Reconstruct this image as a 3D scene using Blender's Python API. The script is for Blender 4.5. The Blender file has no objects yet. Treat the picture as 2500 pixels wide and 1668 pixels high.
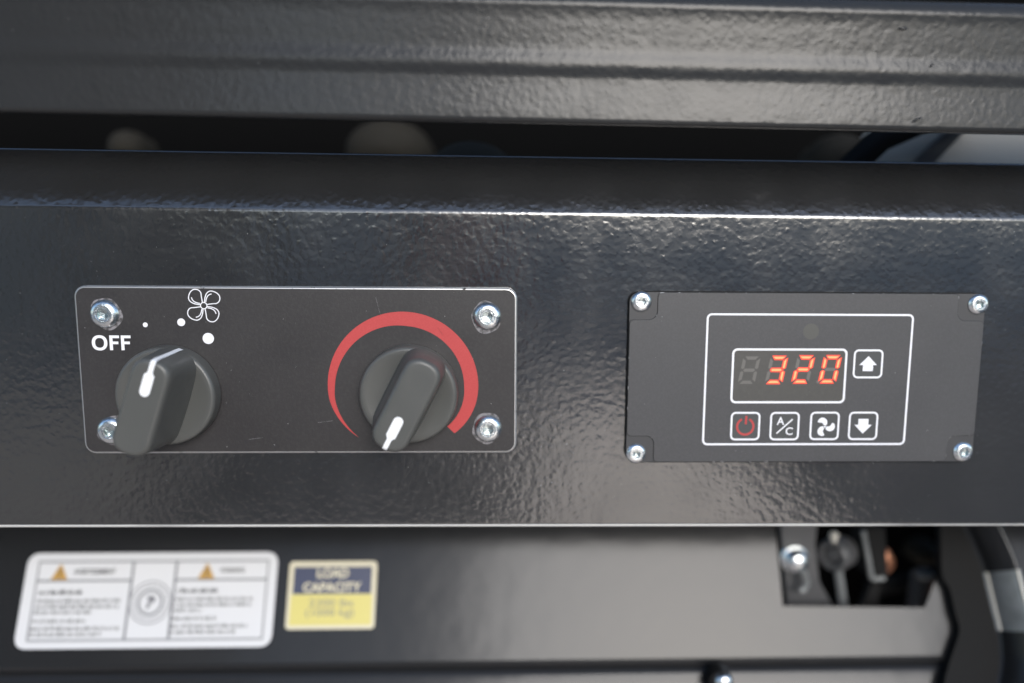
import bpy, math, random
from mathutils import Vector, Matrix, noise

random.seed(4)
S = bpy.context.scene
COL = S.collection
R = math.radians
PI = math.pi

# ------------------------------------------------------------------ camera
# everything below is measured in millimetres; the scene itself is in metres
CAM = Vector((75.6208, -296.4516, 50.4895))
CR = Vector((0.99937, -0.0349, 0.0077)).normalized()
CF = Vector((0.0356, 0.9898, -0.1382)).normalized()
CU = CR.cross(CF).normalized()
CR = CF.cross(CU).normalized()
FPX = 1944.0
PX0, PY0 = 1250 + 49.2455, 834 + 13.2819
cd = bpy.data.cameras.new('camera')
cam = bpy.data.objects.new('camera', cd)
COL.objects.link(cam)
cam.matrix_world = Matrix(((CR.x, CU.x, -CF.x, CAM.x / 1000), (CR.y, CU.y, -CF.y, CAM.y / 1000),
                           (CR.z, CU.z, -CF.z, CAM.z / 1000), (0, 0, 0, 1)))
cd.sensor_width = 36.0
cd.lens = 36.0 * FPX / 2500
cd.shift_x = -49.2455 / 2500
cd.shift_y = 13.2819 / 2500
cd.clip_start = 0.01
cd.clip_end = 500
cd.dof.use_dof = True
cd.dof.focus_distance = (Vector((85, -11, -8)) - CAM).dot(CF) / 1000
cd.dof.aperture_fstop = 2.2
S.camera = cam

# ------------------------------------------------------------------ light
SUN_EL, SUN_AZ = R(22), R(14)          # azimuth measured from behind the camera towards the right
w = bpy.data.worlds.new('World')
S.world = w
w.use_nodes = True
wn = w.node_tree
bg = wn.nodes['Background']
sky = wn.nodes.new('ShaderNodeTexSky')
sky.sky_type = 'NISHITA'
sky.sun_disc = False
sky.sun_elevation = SUN_EL
sky.sun_rotation = PI - SUN_AZ
sky.air_density = 1.0
sky.dust_density = 1.0
sky.ozone_density = 2.0
wn.links.new(sky.outputs['Color'], bg.inputs['Color'])
bg.inputs['Strength'].default_value = 0.14
sl = bpy.data.lights.new('sun', 'SUN')
sl.energy = 1.3
sl.angle = R(30)
sl.color = (1, 0.975, 0.95)
so = bpy.data.objects.new('sun', sl)
COL.objects.link(so)
sd = Vector((math.sin(SUN_AZ) * math.cos(SUN_EL), -math.cos(SUN_AZ) * math.cos(SUN_EL), math.sin(SUN_EL)))
so.rotation_euler = sd.to_track_quat('Z', 'Y').to_euler()
so.location = (1, -2, 3)
S.view_settings.view_transform = 'Standard'
S.view_settings.look = 'None'
S.view_settings.exposure = 0.87
S.view_settings.gamma = 1

# ------------------------------------------------------------------ helpers
def ray(px, py):
    return CR * ((px - PX0) / FPX) - CU * ((py - PY0) / FPX) + CF

def at(px, py, Y):
    """the point seen at (px, py) of the photograph on the upright plane y = Y"""
    d = ray(px, py)
    return CAM + d * ((Y - CAM.y) / d.y)

LEAN = 0.437
LP = Vector((-82.0, 45.0, -111.28))
LUP = Vector((0, math.sin(LEAN), math.cos(LEAN)))
LN = Vector((0, -math.cos(LEAN), math.sin(LEAN)))      # towards the viewer

def lean_at(px, py, lift=0.0):
    """the same on the leaning lower plate: returns (x, t)"""
    d = ray(px, py)
    o = LP + LN * lift
    p = CAM + d * ((o - CAM).dot(LN) / d.dot(LN))
    return (p.x, (p - LP).dot(LUP))

def lean_p(x, t, lift=0.0):
    return Vector((x, LP.y, LP.z)) + LUP * t + LN * lift


class MB:
    def __init__(s):
        s.v, s.f, s.m = [], [], []

    def add(s, v):
        s.v.append(tuple(v))
        return len(s.v) - 1

    def face(s, idx, m=0):
        s.f.append(tuple(idx)); s.m.append(m)

    def rings(s, rings, closed=True, cap0=False, cap1=False, m=0, ms=None):
        ids = [[s.add(p) for p in r] for r in rings]
        n = len(rings[0])
        for k in range(len(ids) - 1):
            a, b = ids[k], ids[k + 1]
            for i in range(n if closed else n - 1):
                j = (i + 1) % n
                s.face((a[i], a[j], b[j], b[i]), ms[k] if ms else m)
        if cap0: s.face(ids[0][::-1], m if not ms else ms[0])
        if cap1: s.face(ids[-1], m if not ms else ms[-1])
        return ids

    def prism(s, poly, f0, f1, m=0):
        """poly: list of 2-D points; f0 / f1 map a point to 3-D (near, far)"""
        a = [f0(p) for p in poly]; b = [f1(p) for p in poly]
        s.rings([b, a], cap0=True, cap1=True, m=m)

    def box(s, x0, x1, y0, y1, z0, z1, m=0):
        s.rings([[(x0, y0, z0), (x1, y0, z0), (x1, y1, z0), (x0, y1, z0)],
                 [(x0, y0, z1), (x1, y0, z1), (x1, y1, z1), (x0, y1, z1)]], cap0=True, cap1=True, m=m)

    def tube(s, pts, rad, n=12, m=0, cap=True):
        pts = [Vector(p) for p in pts]
        if not isinstance(rad, (list, tuple)): rad = [rad] * len(pts)
        rs, u = [], None
        for i, p in enumerate(pts):
            t = (pts[min(i + 1, len(pts) - 1)] - pts[max(i - 1, 0)]).normalized()
            if u is None:
                u = t.orthogonal().normalized()
            u = (u - t * u.dot(t)).normalized()
            w_ = t.cross(u)
            rs.append([p + (u * math.cos(2 * PI * k / n) + w_ * math.sin(2 * PI * k / n)) * rad[i] for k in range(n)])
        s.rings(rs, cap0=cap, cap1=cap, m=m)

    def build(s, name, mats, parent=None, smooth=35, loc=None):
        if not isinstance(mats, (list, tuple)): mats = [mats]
        o3 = Vector((0, 0, 0))
        p = parent
        base = Vector((0, 0, 0))
        while p is not None:
            base += p.location; p = p.parent
        if loc is not None:
            sub = Vector((0, 0, 0))
        else:
            sub = base * 1000
        me = bpy.data.meshes.new(name)
        me.from_pydata([((x - sub.x) / 1000, (y - sub.y) / 1000, (z - sub.z) / 1000) for x, y, z in s.v], [], s.f)
        for mt in mats: me.materials.append(mt)
        me.polygons.foreach_set('material_index', s.m)
        import bmesh
        bm = bmesh.new(); bm.from_mesh(me)
        bmesh.ops.recalc_face_normals(bm, faces=bm.faces)
        bm.to_mesh(me); bm.free()
        if smooth:
            me.shade_smooth()
            me.set_sharp_from_angle(angle=R(smooth))
            me.polygons.foreach_set('use_smooth', [len(p.vertices) < 9 for p in me.polygons])
        me.update()
        o = bpy.data.objects.new(name, me)
        COL.objects.link(o)
        o.parent = parent
        if loc is not None:
            o.location = Vector(loc) / 1000 - base
        return o


def tag(o, label=None, cat=None, group=None, kind=None):
    if label: o['label'] = label
    if cat: o['category'] = cat
    if group: o['group'] = group
    if kind: o['kind'] = kind
    return o

def thing(name, label, cat, loc, group=None):
    o = bpy.data.objects.new(name, None)
    o.empty_display_size = 0.01
    COL.objects.link(o)
    o.location = Vector(loc) / 1000
    return tag(o, label, cat, group)

def base_of(o):
    b = Vector((0, 0, 0))
    while o is not None:
        b += o.location; o = o.parent
    return b

def copy_part(o, parent, loc, rot=0.0):
    c = o.copy()
    COL.objects.link(c)
    c.parent = parent
    c.location = Vector(loc) / 1000 - base_of(parent)
    c.rotation_euler = (0, rot, 0)
    for ch in list(o.children):
        d = ch.copy(); COL.objects.link(d); d.parent = c
    return c

def rrect(cx, cz, wd, ht, r, n=6):
    out = []
    for sx, sz, a0 in ((1, 1, 0), (-1, 1, 90), (-1, -1, 180), (1, -1, 270)):
        for k in range(n + 1):
            a = R(a0 + 90 * k / n)
            out.append((cx + sx * (wd / 2 - r) + r * math.cos(a), cz + sz * (ht / 2 - r) + r * math.sin(a)))
    return out

def quad_rr(c, r, n=6):
    """rounded outline of a quadrilateral given TL, TR, BR, BL"""
    out = []
    for i in range(4):
        p = Vector(c[i]); a = (Vector(c[i - 1]) - p).normalized(); b = (Vector(c[(i + 1) % 4]) - p).normalized()
        p0, p1 = p + a * r, p + b * r
        for k in range(n + 1):
            t = k / n
            out.append(tuple(p0 * (1 - t) ** 2 + p * (2 * t * (1 - t) * 0.88) + (p0 + p1) * 0.5 * (2 * t * (1 - t) * 0.12) + p1 * t * t))
    return out

def circle(cx, cz, r, n=32, a0=0):
    return [(cx + r * math.cos(2 * PI * k / n + a0), cz + r * math.sin(2 * PI * k / n + a0)) for k in range(n)]

def spline(pts, n=6, closed=False):
    out = []
    P = [Vector(p) for p in pts]
    L = len(P)
    for i in range(L if closed else L - 1):
        if closed:
            p0, p1, p2, p3 = P[i - 1], P[i], P[(i + 1) % L], P[(i + 2) % L]
        else:
            p0, p1, p2, p3 = P[max(i - 1, 0)], P[i], P[i + 1], P[min(i + 2, L - 1)]
        for k in range(n):
            t = k / n
            out.append(0.5 * ((2 * p1) + (p2 - p0) * t + (2 * p0 - 5 * p1 + 4 * p2 - p3) * t * t + (3 * p1 - p0 - 3 * p2 + p3) * t ** 3))
    if not closed: out.append(P[-1])
    return out

def flat(mb, poly, y, m=0, th=0.05):
    """a printed film of the outline poly (x, z) whose face lies at depth y"""
    mb.prism(poly, lambda p: (p[0], y, p[1]), lambda p: (p[0], y + th, p[1]), m)

def ring(mb, outer, inner, y, m=0, th=0.05):
    o0 = [(p[0], y + th, p[1]) for p in outer]; o1 = [(p[0], y, p[1]) for p in outer]
    i1 = [(p[0], y, p[1]) for p in inner]; i0 = [(p[0], y + th, p[1]) for p in inner]
    mb.rings([o0, o1, i1, i0], m=m)

def stroke(mb, pts, wd, y, closed=False, m=0, th=0.05, wds=None):
    P = [Vector((p[0], p[1])) for p in pts]
    L = len(P); a, b = [], []
    for i, p in enumerate(P):
        q0 = P[i - 1] if (closed or i > 0) else P[i]
        q1 = P[(i + 1) % L] if (closed or i < L - 1) else P[i]
        t = (q1 - q0).normalized(); nn = Vector((-t.y, t.x))
        h = (wds[i] if wds else wd) / 2
        a.append(p + nn * h); b.append(p - nn * h)
    if closed:
        ring(mb, a, b, y, m, th)
    else:
        flat(mb, [tuple(v) for v in a] + [tuple(v) for v in reversed(b)], y, m, th)

def text_mb(mb, body, cx, cz, height, width=None, y=0.0, bold=0.0, fn=None, shear=0.0, m=0):
    """flat lettering centred at (cx, cz): outline of the built-in font, capital height and width in mm"""
    cu = bpy.data.curves.new('lettering', 'FONT')
    cu.body = body
    cu.size = 1.0
    cu.offset = bold
    cu.shear = shear
    cu.resolution_u = 4
    ob = bpy.data.objects.new('lettering', cu)
    COL.objects.link(ob)
    dg = bpy.context.evaluated_depsgraph_get()
    me = bpy.data.meshes.new_from_object(ob.evaluated_get(dg))
    xs = [v.co.x for v in me.vertices]; ys = [v.co.y for v in me.vertices]
    x0, x1, y0, y1 = min(xs), max(xs), min(ys), max(ys)
    k = height / (y1 - y0)
    kx = (width / (x1 - x0)) if width else k
    fn = fn or (lambda u, v: (u, y, v))
    ids = [mb.add(fn(cx + (v.co.x - (x0 + x1) / 2) * kx, cz + (v.co.y - (y0 + y1) / 2) * k)) for v in me.vertices]
    for p in me.polygons:
        mb.face([ids[i] for i in p.vertices], m)
    bpy.data.objects.remove(ob); bpy.data.curves.remove(cu); bpy.data.meshes.remove(me)

# ------------------------------------------------------------------ materials
def mat(name, col, rough=0.5, metal=0.0, spec=0.5, bump=None, var=None, rvar=None, coat=0.0, emit=None, ior=1.5, stint=None):
    """bump = list of (scale per metre, strength in mm, detail); var = (scale, other colour, lo, hi)"""
    m = bpy.data.materials.new(name)
    m.use_nodes = True
    nt = m.node_tree
    b = nt.nodes['Principled BSDF']
    b.inputs['Base Color'].default_value = (*col, 1)
    b.inputs['Roughness'].default_value = rough
    b.inputs['Metallic'].default_value = metal
    b.inputs['Specular IOR Level'].default_value = spec
    b.inputs['Coat Weight'].default_value = coat
    b.inputs['IOR'].default_value = ior
    if stint: b.inputs['Specular Tint'].default_value = (*stint, 1)
    tc = nt.nodes.new('ShaderNodeTexCoord')
    out = tc.outputs['Object']
    if var:
        n = nt.nodes.new('ShaderNodeTexNoise'); n.inputs['Scale'].default_value = var[0]; n.inputs['Detail'].default_value = 4
        nt.links.new(out, n.inputs['Vector'])
        r = nt.nodes.new('ShaderNodeMapRange'); r.inputs[1].default_value = var[2]; r.inputs[2].default_value = var[3]
        nt.links.new(n.outputs['Fac'], r.inputs[0])
        mx = nt.nodes.new('ShaderNodeMix'); mx.data_type = 'RGBA'
        mx.inputs[6].default_value = (*col, 1); mx.inputs[7].default_value = (*var[1], 1)
        nt.links.new(r.outputs[0], mx.inputs[0]); nt.links.new(mx.outputs[2], b.inputs['Base Color'])
    if rvar:
        n = nt.nodes.new('ShaderNodeTexNoise'); n.inputs['Scale'].default_value = rvar[0]; n.inputs['Detail'].default_value = 5
        nt.links.new(out, n.inputs['Vector'])
        r = nt.nodes.new('ShaderNodeMapRange'); r.inputs[1].default_value = 0.3; r.inputs[2].default_value = 0.7
        r.inputs[3].default_value = rvar[1]; r.inputs[4].default_value = rvar[2]
        nt.links.new(n.outputs['Fac'], r.inputs[0]); nt.links.new(r.outputs[0], b.inputs['Roughness'])
    last = None
    for sc, st, det in (bump or []):
        if sc < 0:                                   # rounded pebbles of an orange-peel coat
            n = nt.nodes.new('ShaderNodeTexVoronoi'); n.feature = 'SMOOTH_F1'
            n.inputs['Scale'].default_value = -sc; n.inputs['Smoothness'].default_value = 0.9
            wv = nt.nodes.new('ShaderNodeTexNoise'); wv.inputs['Scale'].default_value = -sc * 0.8; wv.inputs['Detail'].default_value = 1
            va = nt.nodes.new('ShaderNodeVectorMath'); va.operation = 'MULTIPLY_ADD'
            va.inputs[1].default_value = (0.9 / -sc,) * 3
            nt.links.new(out, wv.inputs['Vector']); nt.links.new(wv.outputs['Color'], va.inputs[0]); nt.links.new(out, va.inputs[2])
            nt.links.new(va.outputs[0], n.inputs['Vector'])
            bp = nt.nodes.new('ShaderNodeBump'); bp.invert = True; bp.inputs['Distance'].default_value = st / 1000
            nt.links.new(n.outputs['Distance'], bp.inputs['Height'])
            if last: nt.links.new(last.outputs[0], bp.inputs['Normal'])
            last = bp
            continue
        n = nt.nodes.new('ShaderNodeTexNoise'); n.inputs['Scale'].default_value = sc; n.inputs['Detail'].default_value = det
        n.inputs['Roughness'].default_value = 0.45
        nt.links.new(out, n.inputs['Vector'])
        bp = nt.nodes.new('ShaderNodeBump'); bp.inputs['Strength'].default_value = 1.0
        bp.inputs['Distance'].default_value = st / 1000
        nt.links.new(n.outputs['Fac'], bp.inputs['Height'])
        if last: nt.links.new(last.outputs[0], bp.inputs['Normal'])
        last = bp
    if last: nt.links.new(last.outputs[0], b.inputs['Normal'])
    if emit:
        b.inputs['Emission Color'].default_value = (*emit[0], 1); b.inputs['Emission Strength'].default_value = emit[1]
    return m

M = {}
M['powder'] = mat('black_powder_coat', (0.018, 0.0182, 0.0185), 0.17, spec=1.0, ior=1.65, bump=[(-430, 0.075, 0.8), (600, 0.03, 1.0), (230, 0.045, 0.0)], rvar=(45, 0.12, 0.2))
M['powder_beam'] = mat('black_powder_coat_coarse', (0.025, 0.0258, 0.0266), 0.27, spec=0.26, bump=[(-420, 0.07, 0.8), (600, 0.03, 1.0), (220, 0.04, 0.0)], rvar=(60, 0.19, 0.25))
M['gloss'] = mat('black_smooth_enamel', (0.017, 0.0175, 0.0185), 0.17, spec=0.25, bump=[(90, 0.08, 1.0)])
M['matte'] = mat('black_matte_steel', (0.011, 0.011, 0.011), 0.8, spec=0.15, bump=[(900, 0.05, 2)])
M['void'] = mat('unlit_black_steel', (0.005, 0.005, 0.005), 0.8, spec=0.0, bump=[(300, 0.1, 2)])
M['film'] = mat('printed_black_film', (0.023, 0.021, 0.0215), 0.46, bump=[(1800, 0.03, 2)], rvar=(35, 0.38, 0.54), var=(900, (0.030, 0.028, 0.028), 0.45, 0.7))
M['overlay'] = mat('grey_black_overlay', (0.049, 0.049, 0.051), 0.45, bump=[(2500, 0.02, 2)], rvar=(30, 0.38, 0.52), var=(1500, (0.058, 0.058, 0.061), 0.4, 0.7))
M['overlay_base'] = mat('black_backing_plate', (0.042, 0.042, 0.044), 0.48, bump=[(2000, 0.03, 2)])
M['edge'] = mat('bare_aluminium_edge', (0.62, 0.62, 0.62), 0.35, 0.85, var=(260, (0.05, 0.05, 0.05), 0.66, 0.71))
M['thin_edge'] = mat('worn_thin_edge', (0.02, 0.02, 0.02), 0.4, 0.3, var=(350, (0.4, 0.4, 0.4), 0.60, 0.66))
M['edge_line'] = mat('painted_edge_highlight', (0.60, 0.60, 0.58), 0.4, 0.3, var=(9, (0.22, 0.22, 0.22), 0.5, 0.68))
M['zinc'] = mat('bright_zinc', (0.88, 0.90, 0.90), 0.27, 1.0, bump=[(900, 0.10, 2)], var=(500, (0.62, 0.68, 0.70), 0.4, 0.65))
M['socket'] = mat('zinc_in_socket', (0.55, 0.62, 0.62), 0.25, 1.0, bump=[(900, 0.1, 2)])
M['worn'] = mat('pressed_film_ring', (0.22, 0.21, 0.22), 0.38, var=(600, (0.06, 0.058, 0.058), 0.42, 0.6))
M['white'] = mat('white_print', (0.76, 0.76, 0.79), 0.5)
M['red'] = mat('red_print', (0.42, 0.042, 0.042), 0.5, var=(2200, (0.46, 0.056, 0.054), 0.4, 0.8))
M['knob'] = mat('charcoal_moulded_plastic', (0.076, 0.0775, 0.073), 0.36, bump=[(2600, 0.025, 2)], rvar=(120, 0.31, 0.42))
M['pointer'] = mat('white_inlay', (0.78, 0.79, 0.80), 0.45)
M['window'] = mat('smoked_display_window', (0.060, 0.058, 0.053), 0.4, var=(700, (0.066, 0.064, 0.058), 0.4, 0.7))
M['seg_off'] = mat('unlit_segment', (0.125, 0.118, 0.108), 0.5)
M['seg_core'] = mat('lit_segment_core', (0.3, 0.1, 0.03), 0.5, emit=((1.0, 0.36, 0.16), 0.75))
M['seg_rim'] = mat('lit_segment_rim', (0.3, 0.02, 0.01), 0.5, emit=((1.0, 0.055, 0.03), 0.6))
M['button'] = mat('membrane_button', (0.053, 0.055, 0.056), 0.45, bump=[(2500, 0.02, 2)])
M['sensor'] = mat('dim_sensor_window', (0.070, 0.070, 0.063), 0.42)
M['sticker'] = mat('white_vinyl', (0.58, 0.58, 0.585), 0.45, bump=[(60, 0.1, 1)])
M['ink'] = mat('black_ink', (0.03, 0.03, 0.03), 0.5)
M['line_ink'] = mat('grey_ink_line', (0.16, 0.16, 0.17), 0.5)
M['amber'] = mat('amber_print', (0.42, 0.24, 0.05), 0.5)
M['cream'] = mat('cream_vinyl', (0.58, 0.53, 0.38), 0.42)
M['yellow'] = mat('yellow_vinyl', (0.56, 0.49, 0.14), 0.4)
M['navy'] = mat('navy_print', (0.02, 0.028, 0.07), 0.4)
M['grey_steel'] = mat('dark_grey_steel', (0.07, 0.07, 0.072), 0.4, bump=[(200, 0.1, 2)])
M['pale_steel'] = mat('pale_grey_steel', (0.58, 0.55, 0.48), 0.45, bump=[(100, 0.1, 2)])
M['dull_steel'] = mat('dull_grey_steel', (0.03, 0.026, 0.019), 0.8, spec=0.2, bump=[(100, 0.1, 2)])
M['worn_steel'] = mat('worn_grey_steel', (0.22, 0.23, 0.23), 0.3, 0.3, bump=[(200, 0.1, 2)], var=(90, (0.15, 0.16, 0.16), 0.4, 0.65))
M['copper'] = mat('copper_fitting', (0.42, 0.19, 0.11), 0.4, 0.7)
M['rubber'] = mat('black_rubber_hose', (0.010, 0.010, 0.010), 0.7, spec=0.1)
M['dust'] = mat('pale_dust', (0.6, 0.6, 0.58), 0.8)
M['concrete'] = mat('warm_reflection_concrete', (0.64, 0.49, 0.38), 0.34, stint=(1, 0.84, 0.7), var=(0.9, (0.52, 0.40, 0.31), 0.35, 0.7))
M['asphalt_pale'] = mat('worn_grey_asphalt', (0.27, 0.28, 0.295), 0.85, var=(0.7, (0.20, 0.21, 0.225), 0.35, 0.7))
M['asphalt'] = mat('dark_reflection_asphalt', (0.045, 0.05, 0.06), 0.8, var=(3, (0.06, 0.065, 0.075), 0.4, 0.7))
M['cladding'] = mat('slate_cladding', (0.075, 0.085, 0.09), 0.6)
M['shutter'] = mat('pale_shutter', (0.36, 0.36, 0.35), 0.5)
M['yard_paint'] = mat('pale_blue_grey_paint', (0.55, 0.60, 0.66), 0.6)
M['plywood'] = mat('pale_reflection_plywood', (0.78, 0.63, 0.47), 0.35, var=(4, (0.66, 0.5, 0.36), 0.4, 0.7))
M['post'] = mat('dark_reflection_post', (0.03, 0.035, 0.04), 0.5)
M['redpaint'] = mat('red_reflection_paint', (0.45, 0.03, 0.04), 0.4)
M['reflection_mat'] = mat('black_reflection_mat', (0.02, 0.02, 0.022), 0.6)

# ------------------------------------------------------------------ unseen surroundings added behind the camera to shape the reflections
g = MB()
for i in range(12):
    for j in range(12):
        x0, y0 = -30000 + i * 5000, -30000 + j * 5000
        a = [g.add((x, y, -900)) for x, y in ((x0, y0), (x0 + 5000, y0), (x0 + 5000, y0 + 5000), (x0, y0 + 5000))]
        g.face(a)
tag(g.build('ground', M['asphalt_pale'], smooth=0), kind='structure')
r_ = MB()
r_.face([r_.add(p) for p in ((-3600, -4300, -895), (1150, -4300, -895), (900, 2000, -895), (-3600, 2000, -895))])
tag(r_.build('reflection_pavement', M['concrete'], smooth=0), kind='structure')  # unseen slab, polished and warm-tinted to throw a glint into the panel
r_ = MB()
r_.face([r_.add(p) for p in ((1155, -6000, -896), (30000, -6000, -896), (30000, 2000, -896), (905, 2000, -896))])
tag(r_.build('reflection_road', M['asphalt'], smooth=0), kind='structure')  # unseen dark ground laid out to darken the panel's right-hand reflection

bd = thing('reflection_building', 'added unseen slate grey building with pale roller shutters, darkening the left reflections', 'building', (-5200, -6200, -900))  # unseen building, added and sized to darken reflections on the left
b = MB(); b.box(-6900, -3150, -9500, -6200, -900, 5200)
b.build('wall', M['cladding'], bd, smooth=0)  # wall of the added unseen building
b = MB(); b.box(-7100, -2950, -9700, -6000, 5200, 5400)
b.build('reflection_roof', M['grey_steel'], bd, smooth=0)
for x in (-4300, -6000):
    b = MB()
    for k in range(12):
        z = -890 + k * 180
        b.rings([[(x - 900, -6195, z), (x + 900, -6195, z), (x + 900, -6195, z + 178), (x - 900, -6195, z + 178)],
                 [(x - 900, -6170, z + 20), (x + 900, -6170, z + 20), (x + 900, -6170, z + 158), (x - 900, -6170, z + 158)]], cap1=True)
    b.build('reflection_shutter', M['shutter'], bd, smooth=0)

mb = MB(); mb.prism([(-1150, -2150), (150, -2050), (250, -3900), (-1350, -4100)], lambda p: (p[0], p[1], -893), lambda p: (p[0], p[1], -899))
tag(mb.build('dark_reflection_mat', M['reflection_mat'], smooth=0), 'added black mat behind the camera, darkening the lower panel reflection', 'mat')  # unseen dark patch added for the dark middle of the panel's reflection
mb = MB(); mb.prism([(-2700, -2050), (-1250, -2150), (-1500, -4150), (-3300, -4050)], lambda p: (p[0], p[1], -874), lambda p: (p[0], p[1], -892))
tag(mb.build('pale_reflection_sheet', M['plywood'], smooth=0), 'added pale plywood sheet behind the camera, brightening the lower left reflection', 'plywood sheet')  # unseen pale board added to brighten the reflection at lower left
for x, lb in ((-1880, 'added dark post nearer the building, for the beam reflection'), (-560, 'added dark post beside the red cabinet, for the beam reflection')):
    t = thing('reflection_post', lb, 'post', (x, -6000, -900), 'added dark posts behind the camera')  # unseen posts added for the dark streaks mirrored in the beam
    mb = MB(); mb.tube([(x, -6000, -900), (x, -6000, 350)], 150, 16); mb.build('reflection_post_shaft', M['post'], t)
    mb = MB(); mb.tube([(x, -6000, 350), (x, -6000, 380), (x, -6000, 450)], [170, 170, 40], 16); mb.build('reflection_post_cap', M['post'], t)
t = thing('reflection_cabinet', 'added unseen red cabinet, for the red reflection in the beam', 'cabinet', (-250, -6100, -900))  # unseen red block added for the red smear mirrored in the beam
mb = MB(); mb.box(-400, -100, -6400, -6000, -900, 1500); mb.build('reflection_cabinet_body', M['redpaint'], t, smooth=0)
mb = MB(); mb.box(-385, -115, -5998, -5990, -850, 1450); mb.build('reflection_cabinet_door', M['redpaint'], t, smooth=0)

yw = thing('reflection_wall', 'added unseen pale blue grey wall screening the horizon from the reflections', 'wall', (4000, -13000, -900))  # unseen wall added to keep the warm horizon out of the reflections
for k in range(12):
    mb = MB(); mb.box(-4000 + k * 1800, -2215 + k * 1800, -13100, -13000, -895, 1500 + (30 if k % 2 else 0))
    mb.build('reflection_wall_panel', M['yard_paint'], yw, smooth=0)

# ------------------------------------------------------------------ console sheet metal
X0, X1 = -240.0, 430.0

def arc2(cy, cz, r, a0, a1, n=8):
    return [(cy + r * math.cos(R(a0 + (a1 - a0) * k / n)), cz + r * math.sin(R(a0 + (a1 - a0) * k / n))) for k in range(n + 1)]

def sheet(profile, dz0=0.0, dz1=0.0, nx=14):
    """extrude an open (y, z) profile along x; dz tilts it a little"""
    mb = MB()
    rs = []
    for i in range(nx + 1):
        x = X0 + (X1 - X0) * i / nx
        rs.append([(x, y, z + (x - 78) * dz0) for y, z in profile])
    ids = [[mb.add(p) for p in r] for r in rs]
    for k in range(nx):
        for i in range(len(profile) - 1):
            mb.face((ids[k][i], ids[k + 1][i], ids[k + 1][i + 1], ids[k][i + 1]))
    return mb

# control panel: leaning top flange, soft upper bend, face, tight lower bend, return
fl = 38.0                                           # lean of the top flange from the upright
rb = 3.4
prof = [(20.5, 40.0), (20.0, 82.0), (19.0, 83.0), (18.0, 82.3)]
fl = 27.0
prof = [(60.0, 80.5), (11.6, 80.4), (11.05, 80.15), (10.75, 79.6), (10.1, 78.5)]
tb = 58.8
a_top = [(rb - rb * math.cos(R(a)), tb + rb * math.sin(R(a)) - rb * math.tan(R(fl / 2))) for a in [fl * k / 8 for k in range(8, -1, -1)]]
prof += a_top
prof += [(0.0, 57.0), (0.0, 40.0), (0.0, 10.0), (0.0, -20.0), (0.0, -45.0), (0.0, -58.6), (0.0, -59.5)]
rl = 1.3
prof += [(rl - rl * math.cos(R(a)), -61.3 + rl - rl * math.sin(R(a))) for a in range(0, 91, 15)]
prof += [(30.0, -61.3), (30.0, -59.5)]
panel = thing('control_panel', 'black textured steel control panel holding the knob plate and the digital controller', 'panel', (78, 0, -61))
sheet(prof, -0.0040).build('panel_sheet', M['powder'], panel, smooth=60)

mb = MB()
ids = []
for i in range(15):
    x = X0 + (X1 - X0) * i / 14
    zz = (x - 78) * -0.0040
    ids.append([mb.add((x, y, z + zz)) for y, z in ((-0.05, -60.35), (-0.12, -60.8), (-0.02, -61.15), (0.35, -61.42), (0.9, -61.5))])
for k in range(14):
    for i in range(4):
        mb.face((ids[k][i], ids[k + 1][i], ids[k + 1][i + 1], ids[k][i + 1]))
mb.build('lower_edge_highlight', M['edge_line'], panel, smooth=60)  # pale strip that paints the highlight along the lower bend

# beam above: rolled lower lip, swage bead, bend at the top
yb = -20.0
rl = 1.6
bp = [(-14.0, 108.0), (-14.0, 88.2), (-14.6, 87.5), (-17.8, 87.4)]
bp += [(yb + rl + rl * math.cos(R(a)), 87.4 + rl + rl * math.sin(R(a))) for a in range(270, 179, -15)]
bp += [(yb, 89.3), (yb + 0.12, 92.0), (yb + 0.4, 98.0)]
for k in range(0, 17):
    t = k / 16
    bp.append((yb + 0.55 - 0.45 * (0.5 - 0.5 * math.cos(2 * PI * t)), 102.0 + 10.0 * t))
bp += [(yb + 0.5, 114.0), (yb + 0.22, 121.0), (yb + 0.08, 125.0)]
rt = 6.0
bp += [(yb - 0.05 + rt - rt * math.cos(R(a)), 125.6 + rt * math.sin(R(a))) for a in range(0, 91, 10)]
bp += [(-4.0, 131.7), (-2.5, 131.2), (-2.2, 128.0)]
beam = thing('cross_beam', 'black textured steel beam with a shallow bead running above the control panel', 'beam', (78, -20, 88))
sheet([(y, z + 0.9) for y, z in bp], -0.0085).build('beam_sheet', M['powder_beam'], beam, smooth=60)

for px, py, wd_, ht_, an in ((2205, 70, 1.7, 0.55, 0.05), (2238, 293, 2.0, 0.45, 0.5), (2275, 160, 0.9, 0.35, 0.6)):
    c = at(px, py, yb)
    mb = MB()
    rs = []
    for q, d in ((1.0, 0.05), (0.8, -0.22), (0.35, -0.38)):
        rs.append([(c.x + q * (wd_ * math.cos(a) * math.cos(an) - ht_ * math.sin(a) * math.sin(an)), yb + d, c.z + q * (wd_ * math.cos(a) * math.sin(an) + ht_ * math.sin(a) * math.cos(an))) for a in [2 * PI * k / 12 for k in range(12)]])
    mb.rings(rs, cap1=True)
    mb.build('paint_nib', M['powder_beam'], beam, smooth=60)

# ------------------------------------------------------------------ gap between beam and panel
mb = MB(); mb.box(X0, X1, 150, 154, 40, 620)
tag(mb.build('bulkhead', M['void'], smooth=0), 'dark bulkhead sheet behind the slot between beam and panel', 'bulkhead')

def px_poly(pts, Y): return [(at(x, y, Y).x, at(x, y, Y).z) for x, y in pts]

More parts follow.
